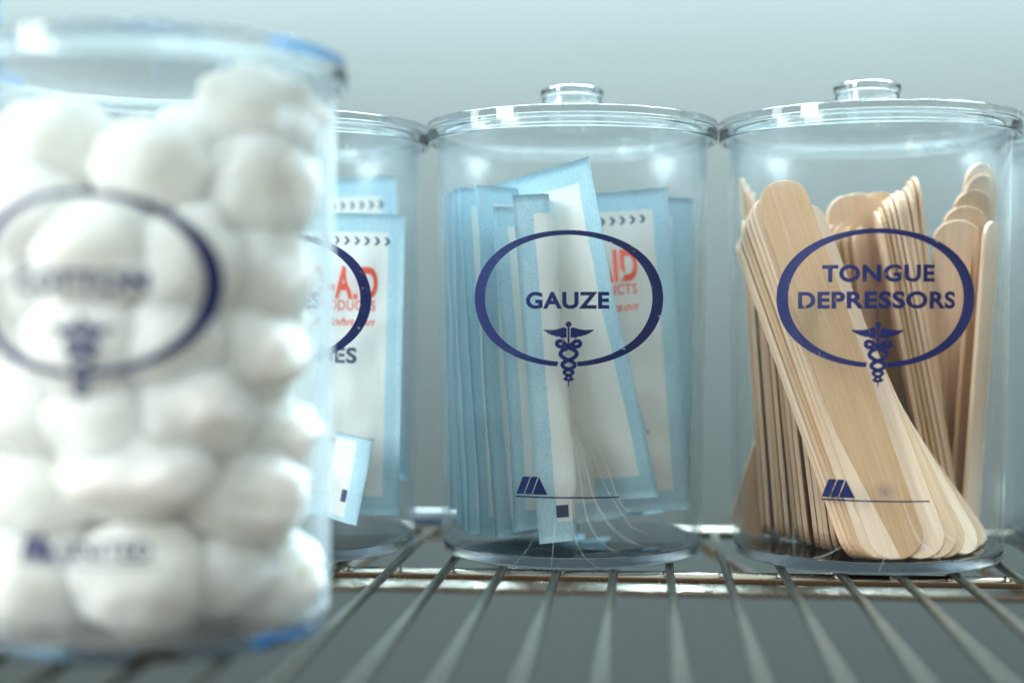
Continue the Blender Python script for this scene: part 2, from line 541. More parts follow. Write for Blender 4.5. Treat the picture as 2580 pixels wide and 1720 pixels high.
def join2d(parts):
    V, F = [], []
    for vs, fs in parts:
        b = len(V); V += list(vs); F += [tuple(i + b for i in f) for f in fs]
    return V, F

def shift2d(p, dx, dy, sc=1):
    return [(x * sc + dx, y * sc + dy) for x, y in p[0]], p[1]

def poly2d(pts): return list(pts), [tuple(range(len(pts)))]

def rect2d(x0, y0, x1, y1, n=1):
    vs, fs = [], []
    for i in range(n + 1):
        x = x0 + (x1 - x0) * i / n
        vs += [(x, y0), (x, y1)]
    for i in range(n): fs.append((2 * i, 2 * i + 2, 2 * i + 3, 2 * i + 1))
    return vs, fs

def ring2d(gap=.10):
    vs, fs = [], []
    n = 96
    a0 = -math.pi / 2 + gap; a1 = 1.5 * math.pi - gap
    for i in range(n + 1):
        a = a0 + (a1 - a0) * i / n
        vs.append((.0350 * math.cos(a), .0229 * math.sin(a)))
        vs.append((.0302 * math.cos(a), .0213 * math.sin(a)))
    for i in range(n): fs.append((2 * i, 2 * i + 2, 2 * i + 3, 2 * i + 1))
    return vs, fs

def caduceus2d():
    u = 0.0217 / 371     # metres per drawing unit; origin at ball, y down in the drawing
    parts = []
    n = 20
    parts.append(poly2d([(17 * math.cos(2 * math.pi * i / n), -88 + 17 * math.sin(2 * math.pi * i / n)) for i in range(n)]))
    parts.append(rect2d(-5.5, -213, 5.5, -100))
    wing = [(11, -112), (26, -103), (45, -110), (70, -117), (100, -120), (147, -117), (140, -127), (128, -132), (124, -141),
            (108, -143), (102, -151), (84, -150), (72, -159), (55, -156), (40, -168), (22, -163), (11, -165)]
    for s in (1, -1):
        P = [(s * x, y) for x, y in wing]
        q = [(P[i], P[i + 1]) for i in range(len(P) - 1)]
        m = len(P)
        # quads between the upper and lower contour
        up = P[:6]; lo = P[5:][::-1]
        vs, fs = [], []
        K = 14
        def interp(L, x):
            L = sorted(L, key=lambda p: abs(p[0]))
            x = abs(x)
            for i in range(len(L) - 1):
                if abs(L[i][0]) <= x <= abs(L[i + 1][0]):
                    d = abs(L[i + 1][0]) - abs(L[i][0])
                    f = 0 if d == 0 else (x - abs(L[i][0])) / d
                    return L[i][1] + (L[i + 1][1] - L[i][1]) * f
            return L[-1][1]
        for k in range(K + 1):
            x = 11 + (147 - 11) * k / K
            vs += [(s * x, interp(up, x)), (s * x, interp(lo, x))]
        for k in range(K): fs.append((2 * k, 2 * k + 1, 2 * k + 3, 2 * k + 2))
        parts.append((vs, fs))
        sn = [(-24, -212), (-48, -216), (-66, -204), (-62, -187), (-40, -184), (-16, -205), (8, -224), (38, -240), (46, -262), (22, -284), (-12, -298), (-34, -314),
              (-30, -332), (0, -346), (24, -358), (22, -370), (0, -382), (-16, -392), (-6, -404), (14, -408), (30, -398)]
        cp = catmull([(s * x, y) for x, y in sn], 6)
        parts.append(strip2d(cp, lambda t: 23 if t < .55 else 23 - 14 * (t - .55) / .45))
    parts.append(poly2d([(-5, -405), (5, -405), (1.5, -445), (-1.5, -445)]))
    V, F = join2d(parts)
    return [(x * u, (y + 73) * u) for x, y in V], F

def maker2d():
    """trapezoid of three slanted bars over a long thin rule"""
    x0 = 0.0; h = .0060
    parts = []
    parts.append(poly2d([(0, 0), (.0026, 0), (.0051, h), (.0024, h)]))
    parts.append(poly2d([(.0030, 0), (.0055, 0), (.0078, h), (.0055, h)]))
    parts.append(poly2d([(.0059, 0), (.0112, 0), (.0082, h)]))
    parts.append(rect2d(-.0002, -.0011, .0361, -.0006, 24))
    return join2d(parts)

def jar_r(z, off=0.0):
    return .0477 + (.0500 - .0477) * max(0, min(1, z / .150)) + off

def wrap(name, art, s0, z0, mat, parent, ang=0.0, off=.00022):
    vs = []
    for (x, y) in art[0]:
        z = z0 + y
        r = jar_r(z, off)
        a = -math.pi / 2 + ang + (s0 + x) / .0488
        vs.append((r * math.cos(a), r * math.sin(a), z))
    return mesh_obj(name, vs, art[1], mat, parent, smooth=False)

# ------------------------------------------------------------------ jar
CAD = caduceus2d(); RING = ring2d(); MAKER = maker2d()
def jar(x, y, label, words, ang=0.0, knob=1.0, maker_text=None, rub=None, ring=True, cx=0.0, dz=0.0, wall=None):
    j = empty("storage_jar", (x, y, 0), label, "jar", "clear jars standing on the wire shelf")
    # wall: double surface shell
    zb, zt = .0046, .1515
    prof = [(jar_r(zb), zb), (jar_r(.05), .05), (jar_r(.10), .10), (jar_r(zt), zt), (jar_r(zt) - .0016, zt),
            (jar_r(.10) - .0018, .10), (jar_r(.05) - .0018, .05), (jar_r(zb) - .0018, zb)]
    lathe("body", prof, wall or M_clear, j, closed=False, seg=160)
    pb = round_profile([(0, .0006, 0), (.0435, .0006, .0004), (.0448, 0, .0005), (.0474, 0, .0010), (.0477, .0044, .0004), (0, .0044, 0)])
    lathe("base", pb, M_basegl, j, closed=False, seg=160)
    # lid: plate with a downturned rim and a plug ring
    pl = round_profile([(0, .1545, 0), (.0478, .1545, .0004), (.0478, .1512, .0004), (.0491, .1512, .0003), (.0491, .1530, .0003), (.0512, .1530, .0003),
                        (.0512, .1492, .0005), (.0532, .1492, .0005), (.0535, .1564, .0006), (0, .1566, 0)])
    lid = lathe("lid", pl, M_glass, j, closed=False, seg=160)
    kr = .0116 * knob
    zk = .1570
    pk = round_profile([(0, zk + .0106, 0), (kr * .80, zk + .0106, .0006), (kr * .80, zk, .0003), (kr * .94, zk, .0004), (kr * .95, zk + .0092, .0004), (kr, zk + .0100, .0004),
                        (kr, zk + .0120, .0008), (kr * .93, zk + .0128, .0006), (0, zk + .0128, 0)])
    if knob: lathe("knob", pk, M_glass, lid, closed=False, seg=80)
    if ring:
        wrap("ring_print", RING, cx, .0918 + dz, M_ink, j, ang)
        wrap("emblem", CAD, cx + .0004, .0840 + dz, M_ink, j, ang)
    for (s, w, h, z, dx) in words:
        wrap("lettering", text2d(s, w, h, .038), cx + dx, z + dz, M_ink, j, ang)
    if ring:
        mk = wrap("maker_mark", MAKER, cx - .0180, .0256, M_ink, j, ang)
        if maker_text:
            wrap("maker_lettering", text2d(maker_text, .0225, .0050, .03), cx + .0060, .0284, M_ink, j, ang)
        if rub:
            for (dx, rx) in rub:
                vs, fs, uvs = [], [], []
                K = 8
                for a in range(K + 1):
                    for b_ in range(K + 1):
                        uu, vv = a / K * 2 - 1, b_ / K * 2 - 1
                        z = .0280 + vv * .0046; s = dx + uu * rx
                        r = jar_r(z, .00018); an = -math.pi / 2 + ang + (cx + s) / .0488
                        vs.append((r * math.cos(an), r * math.sin(an), z)); uvs.append((uu, vv))
                for a in range(K):
                    for b_ in range(K):
                        i = a * (K + 1) + b_
                        fs.append((i, i + K + 1, i + K + 2, i + 1))
                mesh_obj("rubbed_print", vs, fs, M_rub, j, uvs=uvs)
    return j

M_craze, t, b = new_mat("flow_mark")
b.inputs['Base Color'].default_value = (.9, .97, .97, 1)
b.inputs['Roughness'].default_value = .2
b.inputs['Alpha'].default_value = .13
def flow_marks(j, lines, cx):
    """fine raised moulding marks that sweep over the foot of the wall: (arc position, height) points"""
    for P_, wmax in lines:
        cp = catmull(P_, 7)
        n = len(cp); pts, rad = [], []
        for i, (s_, z) in enumerate(cp):
            r = jar_r(z); a = -math.pi / 2 + (s_ + cx) / .0478
            pts.append((r * math.cos(a), r * math.sin(a), z))
            t = i / (n - 1)
            rad.append(.00004 + 2.0 * wmax * math.sin(math.pi * min(1, t ** 1.6)))
        tube("moulding_mark", pts, .0002, M_craze, j, seg=6, radii=rad)

jc = jar(0.0, 0.0, "clear jar lettered GAUZE, middle of the sharp row, full of blue edged packets",
         [("GAUZE", .0282, .0058, .0912, .0)], cx=.0010)
jar_t = jar(0.107, 0.0, "clear jar lettered TONGUE DEPRESSORS filled with flat wooden sticks",
         [("TONGUE", .0366, .0058, .1000, .0006), ("DEPRESSORS", .0530, .0058, .0912, .0002)], knob=1.04,
         rub=[(.003, .006)], cx=-.0040)
jar_b = jar(-0.107, 0.0, "clear jar half hidden behind the cotton jar, white packets with red print inside",
         [("BANDAGES", .0300, .0058, .0912, .0)], cx=.0078)
jar_e = jar(0.2150, 0.038, "clear jar cut off by the right edge of the picture beside the tongue depressor jar",
         [("APPLICATORS", .0540, .0058, .0912, .0)])
jar_c = jar(-0.1085, -0.142, "large blurred clear jar lettered COTTON in the foreground, packed with white cotton balls",
         [("COTTON", .0350, .0058, .0922, -.0005)], dz=.0020, wall=M_veiled, knob=0, ang=math.radians(5.3), maker_text="UNITED", cx=-.0064)
for j_ in (jc,): 
    for (dx, rx) in ((.0, .0035),):
        pass
LN = [([(-.001, .040), (.0012, .030), (.0023, .0205), (.0032, .0127), (.0065, .005), (.0119, .0008)], .00013),
      ([(.003, .044), (.0052, .032), (.0065, .0229), (.008, .0169), (.0122, .0098), (.0194, .005)], .00022),
      ([(.005, .046), (.0075, .034), (.0098, .0247), (.0146, .0163), (.0212, .0104), (.028, .0075)], .00026),
      ([(.008, .046), (.0115, .034), (.0152, .0259), (.0218, .0163), (.0242, .0139), (.031, .011)], .00020),
      ([(.011, .045), (.015, .033), (.0194, .0223), (.0242, .0193)], .00018),
      ([(-.0030, .026), (-.0034, .014), (-.0045, .0006)], .00012),
      ([(-.0105, .011), (-.0135, .006), (-.018, .0010)], .00010)]
flow_marks(jc, LN, .0)
flow_marks(jar_t, [([(.002, .036), (.0045, .026), (.007, .0188), (.0101, .0121), (.0155, .0073), (.0215, .0019)], .00022),
                   ([(.008, .034), (.0125, .023), (.0173, .0158), (.0263, .0091)], .00022),
                   ([(.0155, .0314), (.0221, .023), (.0305, .0146)], .00016),
                   ([(-.010, .016), (-.0146, .0097), (-.020, .0061), (-.0255, .0043)], .00014),
                   ([(.001, .012), (-.001, .006), (-.003, .001)], .00010)], .0)

# ------------------------------------------------------------------ packets
def packet(bottom, top, yb, yt, yaw=0, anchor='L', axis=(0, 0), label="", group=None, pill=.0016, bend=0.0, seed=0,
           prints=(), curl=0.0, Wp=PW, mat=None, fold=None):
    """bottom, top: pixel of the anchored edge's two ends; yb, yt: their distance behind the jar's axis"""
    ax = Vector(axis)
    def clamp(p, lim):
        d = p.xy - ax
        if d.length > lim: d = d * (lim / d.length)
        return Vector((ax.x + d.x, ax.y + d.y, p.z))
    B = clamp(at_y(bottom[0], bottom[1], ax.y + yb), .0450)
    T = clamp(at_y(top[0], top[1], ax.y + yt), .0474)
    L = (T - B).length
    up = (T - B).normalized()
    right = ROT @ Vector((1, 0, 0))
    right = (right - up * right.dot(up)).normalized()
    away = up.cross(right).normalized()
    if away.dot(FWD) < 0: away = -away
    def dirs(y_):
        ya = math.radians(y_)
        return right * math.cos(ya) + away * math.sin(ya), -away * math.cos(ya) + right * math.sin(ya)
    wd, nf = dirs(yaw)
    if fold: wd2, nf2 = dirs(fold[1])
    BL = B if anchor == 'L' else B - wd * Wp
    far_ = B + wd * Wp * (1 if anchor == 'L' else -1)
    if fold: far_ = B + wd * fold[0] + wd2 * (Wp - fold[0])
    print('PK L %.3f rB %.3f rT %.3f rBf %.3f rTf %.3f zb %.4f' % (L, (B.xy - ax).length, (T.xy - ax).length, (far_.xy - ax).length, (far_ + T - B).xy.length if axis == (0, 0) else ((far_ + T - B).xy - ax).length, min(B.z, far_.z)), label[:40])
    root = empty("gauze_packet", BL, label, "packet", group)
    rnd = random.Random(seed)
    so = Vector((seed * 3.1, seed * 1.7, seed * .9))
    def P(u, v, side, lift=0.0):
        """u, v in metres from the packet's bottom left corner"""
        a = u / Wp; c_ = v / L
        ex = min(a, 1 - a) * Wp; ey = min(c_, 1 - c_) * L
        k = min(1, max(0, (ex - .006) / .012)); k2 = min(1, max(0, (ey - .007) / .014))
        k = k * k * (3 - 2 * k) * k2 * k2 * (3 - 2 * k2)
        nz = noise.noise(Vector((u * 55, v * 22, 0)) + so)
        nz2 = noise.noise(Vector((u * 120, v * 70, 5)) + so)
        d = pill * k * (1 + .5 * nz) * side + .0018 * noise.noise(Vector((u * 25, v * 18, 9)) + so) + (.0006 + .0009 * k * side) * nz2
        d += bend * (1 - (2 * a - 1) ** 2) + curl * (c_ ** 2 - c_) 
        d += side * .00008
        rg = 1 - abs(noise.noise(Vector((u * 48, v * 26, 3)) + so)) * 2.2
        d += .0016 * max(rg, 0) ** 5 * (.25 + .75 * k)
        if fold:
            q = u - fold[0]; w_ = .0010
            if q > w_: return wd * fold[0] + wd2 * q + up * v + nf2 * (d + lift * side)
            if q > -w_:
                t_ = (q + w_) / (2 * w_)
                return wd * min(u, fold[0]) + wd2 * max(q, 0) + up * v + (nf * (1 - t_) + nf2 * t_) * (d + lift * side)
        return wd * u + up * v + nf * (d + lift * side)
    vs, fs, uvs = [], [], []
    NU, NV = 26, 40
    for side in (1, -1):
        b0 = len(vs)
        for i in range(NU + 1):
            for k in range(NV + 1):
                u, v = Wp * i / NU, L * k / NV
                vs.append(P(u, v, side)); uvs.append((u, v * PH / L))
        for i in range(NU):
            for k in range(NV):
                q = b0 + i * (NV + 1) + k
                f = (q, q + NV + 1, q + NV + 2, q + 1)
                fs.append(f if side == 1 else f[::-1])
    n1 = (NU + 1) * (NV + 1)
    def edge(a, b_): fs.append((a, b_, b_ + n1, a + n1))
    for i in range(NU): 
        edge(i * (NV + 1), (i + 1) * (NV + 1)); edge((i + 1) * (NV + 1) + NV, i * (NV + 1) + NV)
    for k in range(NV):
        edge(k + 1, k); edge(NU * (NV + 1) + k, NU * (NV + 1) + k + 1)
    mesh_obj("pouch", vs, fs, mat or M_paper, root, uvs=uvs)
    for (nm, art, u0, v0, m, side) in prints:
        V = [P(u0 + x * side, v0 * L / PH + y, side, .00016) for x, y in art[0]]
        mesh_obj(nm, V, art[1], m, root, smooth=False)
    return root

def chevrons(n, pitch, h):
    parts = []
    for i in range(n):
        x = (i - (n - 1) / 2) * pitch
        parts.append(poly2d([(x - .0009, h / 2), (x + .0002, h / 2), (x + .0014, 0), (x + .0003, 0)]))
        parts.append(poly2d([(x + .0003, 0), (x + .0014, 0), (x + .0002, -h / 2), (x - .0009, -h / 2)]))
    return join2d(parts)
def smallprint(w, seed=0):
    return None
def front_art(v_top=.104):
    c = PW / 2
    A = []
    A.append(("chevron_row", chevrons(15, .0037, .0030), c, PH - .0111, M_inkd, 1))
    A.append(("red_lettering", text2d("BAND-AID", .044, .0120, .035), c + .001, PH - .0280, M_red, 1))
    A.append(("red_lettering", text2d("FIRST AID PRODUCTS", .0425, .0037, .01), c + .001, PH - .0370, M_red, 1))
    A.append(("script_lettering", text2d("Johnson & Johnson", .0425, .0042, .012, .5), c + .001, PH - .0440, M_red, 1))
    A.append(("navy_lettering", text2d("SPONGES", .038, .0058, .03), c - .003, PH - .0570, M_inkd, 1))
    A.append(("small_lettering", text2d("MADE IN USA COTTON GAUZE", .030, .0014, .0), c + .008, .0300, M_grey, 1))
    A.append(("small_lettering", text2d("LOT 2034", .007, .0015, .0), c + .016, .0125, M_grey, 1))
    return A
def back_art(side=1):
    c = PW / 2
    return [("square_mark", rect2d(-.0042, -.0030, .0042, .0030, 3), .0155, .0150, M_inkd, side),
            ("small_lettering", text2d("STERILE IN UNOPENED UNDAMAGED PACKAGE", .060, .0019, 0), .033, .0560, M_grey, side) if False else
            ("small_lettering", [ (lambda a: ([(-y, x) for x, y in a[0]], a[1]))(text2d("STERILE  PATENT  PRODUCT  FOR SINGLE USE", .060, .0022, 0)) ][0], .0245, .0560, M_grey, side)]

ZF = .0045
FA = front_art()
G = "blue edged gauze packets in the GAUZE jar"
A0 = (0.0, 0.0)
# left bundle, seen at a slant: (bottom px, top px, yb, yt, yaw, width)
stack = [((1032, 1172), (1012, 458), -.004, -.002, 50, .052, "packet with a sliver of red print against the left wall of the GAUZE jar"),
         ((1046, 1205), (1016, 452), -.010, -.006, 52, .056, "second packet from the left in the GAUZE jar, only a thin blue edge showing"),
         ((1058, 1220), (1023, 440), -.016, -.012, 53, .060, "third packet from the left in the GAUZE jar, a pale blue strip"),
         ((1075, 1232), (1035, 433), -.021, -.017, 54, .064, "fourth packet from the left in the GAUZE jar, left of the first white stripe"),
         ((1100, 1233), (1056, 428), -.026, -.022, 53, .066, "fifth packet from the left in the GAUZE jar, between two white stripes"),
         ((1132, 1238), (1088, 424), -.031, -.027, 48, .068, "wide blue strip packet, rightmost of the upright bundle in the GAUZE jar")]
for i, (b_, t_, yb, yt, yw, w_, lb) in enumerate(stack):
    packet(b_, t_, yb, yt, yaw=yw, axis=A0, label=lb, group=G, seed=i + 1, pill=.0009, Wp=w_,
           mat=paper_mat("pouch_paper_bundle", w_, PH, .0062 if i < 5 else .0085, .0062), prints=[q for q in FA[1:3]] if i == 0 else ())
packet((1180, 1222), (1130, 474), -.036, -.030, yaw=38, axis=A0, label="packet just right of the dark gap in the GAUZE jar", group=G, seed=12, pill=.0016, prints=back_art(1))
packet((1240, 1249), (1176, 449), -.0425, -.037, yaw=12, fold=(.0120, 84), axis=A0, Wp=.055, label="folded packet hanging lowest in the GAUZE jar, navy square near its foot", group=G, seed=13, pill=.0009,
       prints=[("square_mark", rect2d(-.0021, -.0021, .0021, .0021, 2), .0089, .0105, M_inkd, 1)], mat=paper_mat("pouch_paper_folded", .055, PH, .0068, .0068))
packet((1516, 1140), (1347, 360), -.030, -.034, yaw=-50, anchor='R', axis=A0, label="largest white packet in the GAUZE jar, blue corner pointing up", group=G, seed=21, pill=.0030, bend=.002, Wp=.058, mat=paper_mat("pouch_paper_narrow", .058, PH, .0066, .0080))
packet((1588, 1168), (1532, 430), .000, .002, yaw=-6, anchor='R', axis=A0, label="packet with red print and navy chevrons at the right of the GAUZE jar", group=G, seed=31, pill=.0020, prints=FA)
packet((1592, 1150), (1600, 455), .012, .012, yaw=10, anchor='R', axis=A0, label="hindmost packet at the right wall of the GAUZE jar, plain blue border showing", group=G, seed=37, pill=.0012, Wp=.05, mat=paper_mat("pouch_paper_rear", .05, PH, .0085, .0075))
G2 = "white packets in the half hidden jar"
FB = [(a_, b_, u_ + .0035, v_, m_2, s_2) for a_, b_, u_, v_, m_2, s_2 in FA]
AB = (-.107, 0.0)
packet((955, 1185), (935, 492), -.012, -.010, yaw=2, anchor='R', axis=AB, label="front packet with red print in the jar behind the cotton jar", group=G2, seed=41, pill=.0022, prints=FB)
packet((940, 1100), (911, 405), .014, .016, yaw=-2, anchor='R', axis=AB, label="taller rear packet with navy chevrons in the jar behind the cotton jar", group=G2, seed=44, pill=.0018, prints=FB)
packet((824, 1207), (858, 1010), -.030, -.028, yaw=-52, anchor='R', axis=AB, label="small folded packet end slanting low in the jar behind the cotton jar", group=G2, seed=47, pill=.0016, Wp=.034, bend=.003,
       mat=paper_mat("pouch_paper_small", .034, PH, .0065, .0065), prints=[("square_mark", rect2d(-.0014, -.0022, .0014, .0022), .0255, .036, M_inkd, 1)])

# ------------------------------------------------------------------ tongue depressors
def blade_mesh():
    Lb, wb, th = .140, .0174, .0016
    out = []
    n = 10
    r = wb / 2
    for k in range(n + 1):
        a = math.pi * k / n
        out.append((r * math.cos(a), Lb - r * .92 + r * .92 * math.sin(a)))
    for k in range(n + 1):
        a = math.pi + math.pi * k / n
        out.append((r * math.cos(a), r * .92 + r * .92 * math.sin(a)))
    bv = .00025
    cx_, cz_ = 0, Lb / 2
    def inset(p):
        x, z = p
        return (x * (1 - bv / r), cz_ + (z - cz_) * (1 - bv / cz_))
    layers = [([inset(p) for p in out], -th / 2), (out, -th / 2 + bv), (out, th / 2 - bv), ([inset(p) for p in out], th / 2)]
    vs, fs = [], []
    m = len(out)
    for P, y in layers:
        for x, z in P: vs.append((x, y, z))
    for l in range(3):
        for i in range(m):
            i2 = (i + 1) % m
            fs.append((l * m + i, l * m + i2, (l + 1) * m + i2, (l + 1) * m + i))
    fs.append(tuple(range(m))); fs.append(tuple(3 * m + i for i in range(m))[::-1])
    me = bpy.data.meshes.new("tongue_depressor"); me.from_pydata(vs, [], fs); me.materials.append(M_wood)
    import bmesh
    bm = bmesh.new(); bm.from_mesh(me); bmesh.ops.recalc_face_normals(bm, faces=bm.faces); bm.to_mesh(me); bm.free()
    return me
BLADE = blade_mesh()
AT = Vector((.107, 0.0))
ORD = ["first", "second", "third", "fourth", "fifth", "sixth", "seventh", "eighth", "ninth", "tenth", "eleventh", "twelfth", "thirteenth", "fourteenth", "fifteenth"]
worst = 0
def stick(bot, top, yt, roll, label, axis=AT, zb=.0050):
    """bot, top: pixels of the two ends; the foot stands on the jar floor, the head is yt behind the jar's axis"""
    def clamp(p, lim):
        d = p.xy - axis
        if d.length > lim: d = d * (lim / d.length)
        return Vector((axis.x + d.x, axis.y + d.y, p.z))
    B = clamp(at_z(bot[0], bot[1], zb), .0435)
    T = clamp(at_y(top[0], top[1], axis.y + yt), .0465)
    L = min(max((T - B).length, .116), .1385)
    up = (T - B).normalized()
    right = ROT @ Vector((1, 0, 0)); right = (right - up * right.dot(up)).normalized()
    away = up.cross(right)
    if away.dot(FWD) < 0: away = -away
    a = math.radians(roll)
    wd = right * math.cos(a) + away * math.sin(a)
    nn = up.cross(wd)
    o = bpy.data.objects.new("tongue_depressor", BLADE)
    COL.objects.link(o)
    M = Matrix((wd, nn, up * (L / .140))).transposed().to_4x4()
    M.translation = B
    o.matrix_world = M
    tag(o, label, "tongue depressor", "tongue depressors in the jar")
    return o
def fan(n, b0, b1, t0, t1, y0, y1, r0, r1, lab, jit=3, rj=4, seed=0):
    rnd = random.Random(seed)
    for i in range(n):
        f = i / max(1, n - 1)
        g = lambda a, b_: a + (b_ - a) * f
        stick((g(b0[0], b1[0]) + rnd.uniform(-jit, jit), g(b0[1], b1[1]) + rnd.uniform(-jit, jit)),
              (g(t0[0], t1[0]) + rnd.uniform(-jit, jit), g(t0[1], t1[1]) + rnd.uniform(-jit * 3, jit * 3)),
              g(y0, y1), g(r0, r1) + rnd.uniform(-rj, rj), lab % ORD[i])
fan(12, (1754, 1222), (1925, 1266), (1706, 510), (1828, 560), .006, .004, 82, 70, "wooden tongue depressor, %s from the left in the upright edge-on row", jit=2, seed=1)
fan(7, (1962, 1284), (2080, 1294), (1708, 560), (1768, 440), .000, -.012, 52, 10, "tongue depressor, %s from the left in the slanting front fan", jit=2, rj=3, seed=2)
stick((2105, 1297), (1785, 417), -.017, -4, "broad frontmost tongue depressor crossing the ring print, rounded end at upper left")
fan(3, (2160, 1290), (2205, 1282), (1830, 470), (1800, 500), -.008, -.004, 8, 14, "tongue depressor, %s right of the broad frontmost one, its rounded foot showing", jit=2, rj=3, seed=3)
fan(5, (2228, 1272), (2264, 1240), (1790, 540), (1765, 560), -.003, .004, 35, 62, "steeply slanting tongue depressor, %s of the bundle pointing at the lower right corner", jit=2, rj=3, seed=4)
fan(10, (2150, 1232), (2262, 1208), (2010, 480), (2098, 412), .004, .010, 80, 84, "tongue depressor, %s from the left in the edge-on bundle right of the emblem", jit=2, rj=2, seed=5)
fan(5, (2225, 1206), (2170, 1206), (2276, 366), (2200, 506), .016, .006, 38, 6, "darker tongue depressor, %s down in the rounded ends at the right wall", jit=1, rj=3, seed=6)
fan(4, (2080, 1208), (2140, 1206), (1935, 455), (2008, 441), .012, .018, 22, 8, "tongue depressor standing at the back behind the lettering, %s from the left", jit=2, rj=4, seed=7)
fan(3, (1775, 1210), (1790, 1208), (1700, 408), (1728, 440), .016, .020, 86, 80, "pale tongue depressor at the back left wall, %s from the left", jit=1, rj=3, seed=8)
fan(2, (2270, 1222), (2268, 1214), (2294, 600), (2288, 560), .010, .018, 58, 48, "pale tongue depressor standing against the right wall, %s behind the edge-on bundle", jit=1, rj=3, seed=12)
stick((1716, 1227), (1930, 560), .020, 14, "single tongue depressor whose rounded foot sticks out left of the upright row")
fan(9, (1850, 1215), (2060, 1212), (1865, 540), (1975, 540), .010, .014, 70, 50, "tongue depressor mid jar behind the front fan, %s from the left", jit=4, rj=10, seed=9)

# ------------------------------------------------------------------ cotton balls
AC = Vector((-.1085, -.142))
import bmesh
def puff(name, cpos, rx, ry, rz, rot, seed, label, group="cotton balls packed in the foreground jar", pleat=0.0):
    bm = bmesh.new()
    bmesh.ops.create_icosphere(bm, subdivisions=4, radius=1)
    so = Vector((seed * 1.37, seed * 2.11, seed * .73))
    for v in bm.verts:
        n_ = v.co.normalized()
        d = 1 + .17 * noise.noise(n_ * 1.3 + so) + .10 * noise.noise(n_ * 2.6 + so) + .04 * noise.noise(n_ * 7 + so) + .02 * noise.noise(n_ * 16 + so)
        if pleat: d += pleat * math.sin(n_.z * 17 + 2.0 * noise.noise(n_ * 1.5 + so))
        v.co = Vector((n_.x * rx, n_.y * ry, n_.z * rz)) * d
    me = bpy.data.meshes.new(name); bm.to_mesh(me); bm.free()
    me.polygons.foreach_set('use_smooth', [True] * len(me.polygons))
    me.materials.append(M_cotton)
    o = bpy.data.objects.new(name, me); COL.objects.link(o)
    o.location = cpos; o.rotation_euler = rot
    tag(o, label, "cotton ball", group)
    return o
front = [ # px centre, radii px (x, z), how far in front of the jar axis, tilt, label
    ((145, 350), 128, 108, .012, 0, "cotton ball at the top left of the foreground jar, above the ring print"),
    ((345, 395), 115, 105, .020, 10, "cotton ball at the top centre of the foreground jar, just above the ring print"),
    ((465, 350), 95, 90, -.012, 0, "cotton ball behind the top centre one, partly hidden"),
    ((610, 265), 122, 92, .006, 18, "topmost cotton ball, at the upper right of the foreground jar"),
    ((640, 430), 112, 135, .012, 5, "tall cotton ball at the right wall, right under the topmost one"),
    ((60, 500), 118, 110, .024, -10, "cotton ball under the top left one, crossed by the ring print"),
    ((230, 590), 125, 105, .030, 0, "cotton ball behind the lettering on the foreground jar"),
    ((430, 610), 110, 115, .026, 20, "cotton ball inside the right half of the ring print"),
    ((640, 640), 108, 120, .016, 0, "cotton ball at the right wall beside the ring print"),
    ((30, 720), 120, 120, .022, 0, "cotton ball at the left edge inside the ring print"),
    ((200, 800), 120, 110, .031, 0, "cotton ball behind the emblem on the foreground jar"),
    ((400, 800), 105, 100, .029, -15, "cotton ball right of the emblem above the foot of the ring print"),
    ((610, 815), 115, 108, .020, 10, "cotton ball at the right wall level with the foot of the ring"),
    ((60, 950), 135, 115, .024, 0, "cotton ball at the left edge below the ring print"),
    ((450, 945), 120, 100, .027, 0, "cotton ball in the middle right below the ring print"),
    ((255, 980), 115, 95, .031, 15, "cotton ball below the emblem in the middle of the foreground jar"),
    ((320, 1085), 150, 95, .034, -8, "wide oval cotton ball above the maker mark"),
    ((70, 1130), 130, 105, .024, 0, "cotton ball at the left edge above the maker mark"),
    ((620, 1000), 100, 95, .012, 0, "cotton ball at the right wall above the pleated one"),
    ((610, 1130), 128, 118, .020, 12, "pleated cotton ball at the lower right of the foreground jar"),
    ((655, 1335), 105, 85, .008, -18, "cotton ball at the bottom right, nearest the corner of the base"),
    ((500, 1310), 105, 90, .018, 0, "pleated cotton ball at the bottom, right of the brightest one"),
    ((330, 1350), 138, 115, .026, 0, "brightest cotton ball at the bottom centre of the foreground jar"),
    ((60, 1330), 130, 118, .026, 0, "cotton ball at the bottom left under the maker mark"),
]
placed = []
k = 2580 / 2352
for i, (pc, rxp, rzp, fr, tilt, lab) in enumerate(front):
    # point on the ray at the wanted distance in front of the jar's axis, pushed inwards if it would cross the wall
    p = at_y(pc[0], pc[1], AC.y - fr)
    dep = (p - CAM).dot(FWD)
    rx = rxp * k * dep / FPX * 1.24; rz = rzp * k * dep / FPX * 1.22
    d = p.xy - AC
    lim = .0480 - rx * .86
    if d.length > lim:
        d = d * (lim / d.length); p = Vector((AC.x + d.x, AC.y + d.y, p.z))
    p.z = max(p.z, .004 + rz * .95)
    pl = .035 if "pleated" in lab else 0
    puff("cotton_ball", p, rx, rx * .95, rz, (math.radians(random.uniform(-15, 15)), math.radians(tilt), random.uniform(-.3, .3)), i + 3, lab, pleat=pl)
    placed.append((p.copy(), (rx + rz) / 2))
rnd = random.Random(11)
cnt = 0
for _ in range(4000):
    r = rnd.uniform(.0115, .0140)
    a = rnd.uniform(0, 2 * math.pi); rr = math.sqrt(rnd.random()) * (.0465 - r)
    p = Vector((AC.x + rr * math.cos(a), AC.y + rr * math.sin(a), rnd.uniform(.004 + r, .116)))
    if p.y < AC.y - .018: continue
    if all((p - q).length > (r + s) * .60 for q, s in placed):
        placed.append((p, r)); cnt += 1
        puff("cotton_ball", p, r, r * .95, r * .93, (rnd.random() * 3, rnd.random() * 3, rnd.random() * 3), 50 + cnt,
             "white cotton ball packed behind the front layer of the foreground jar")
    if cnt > 44: break

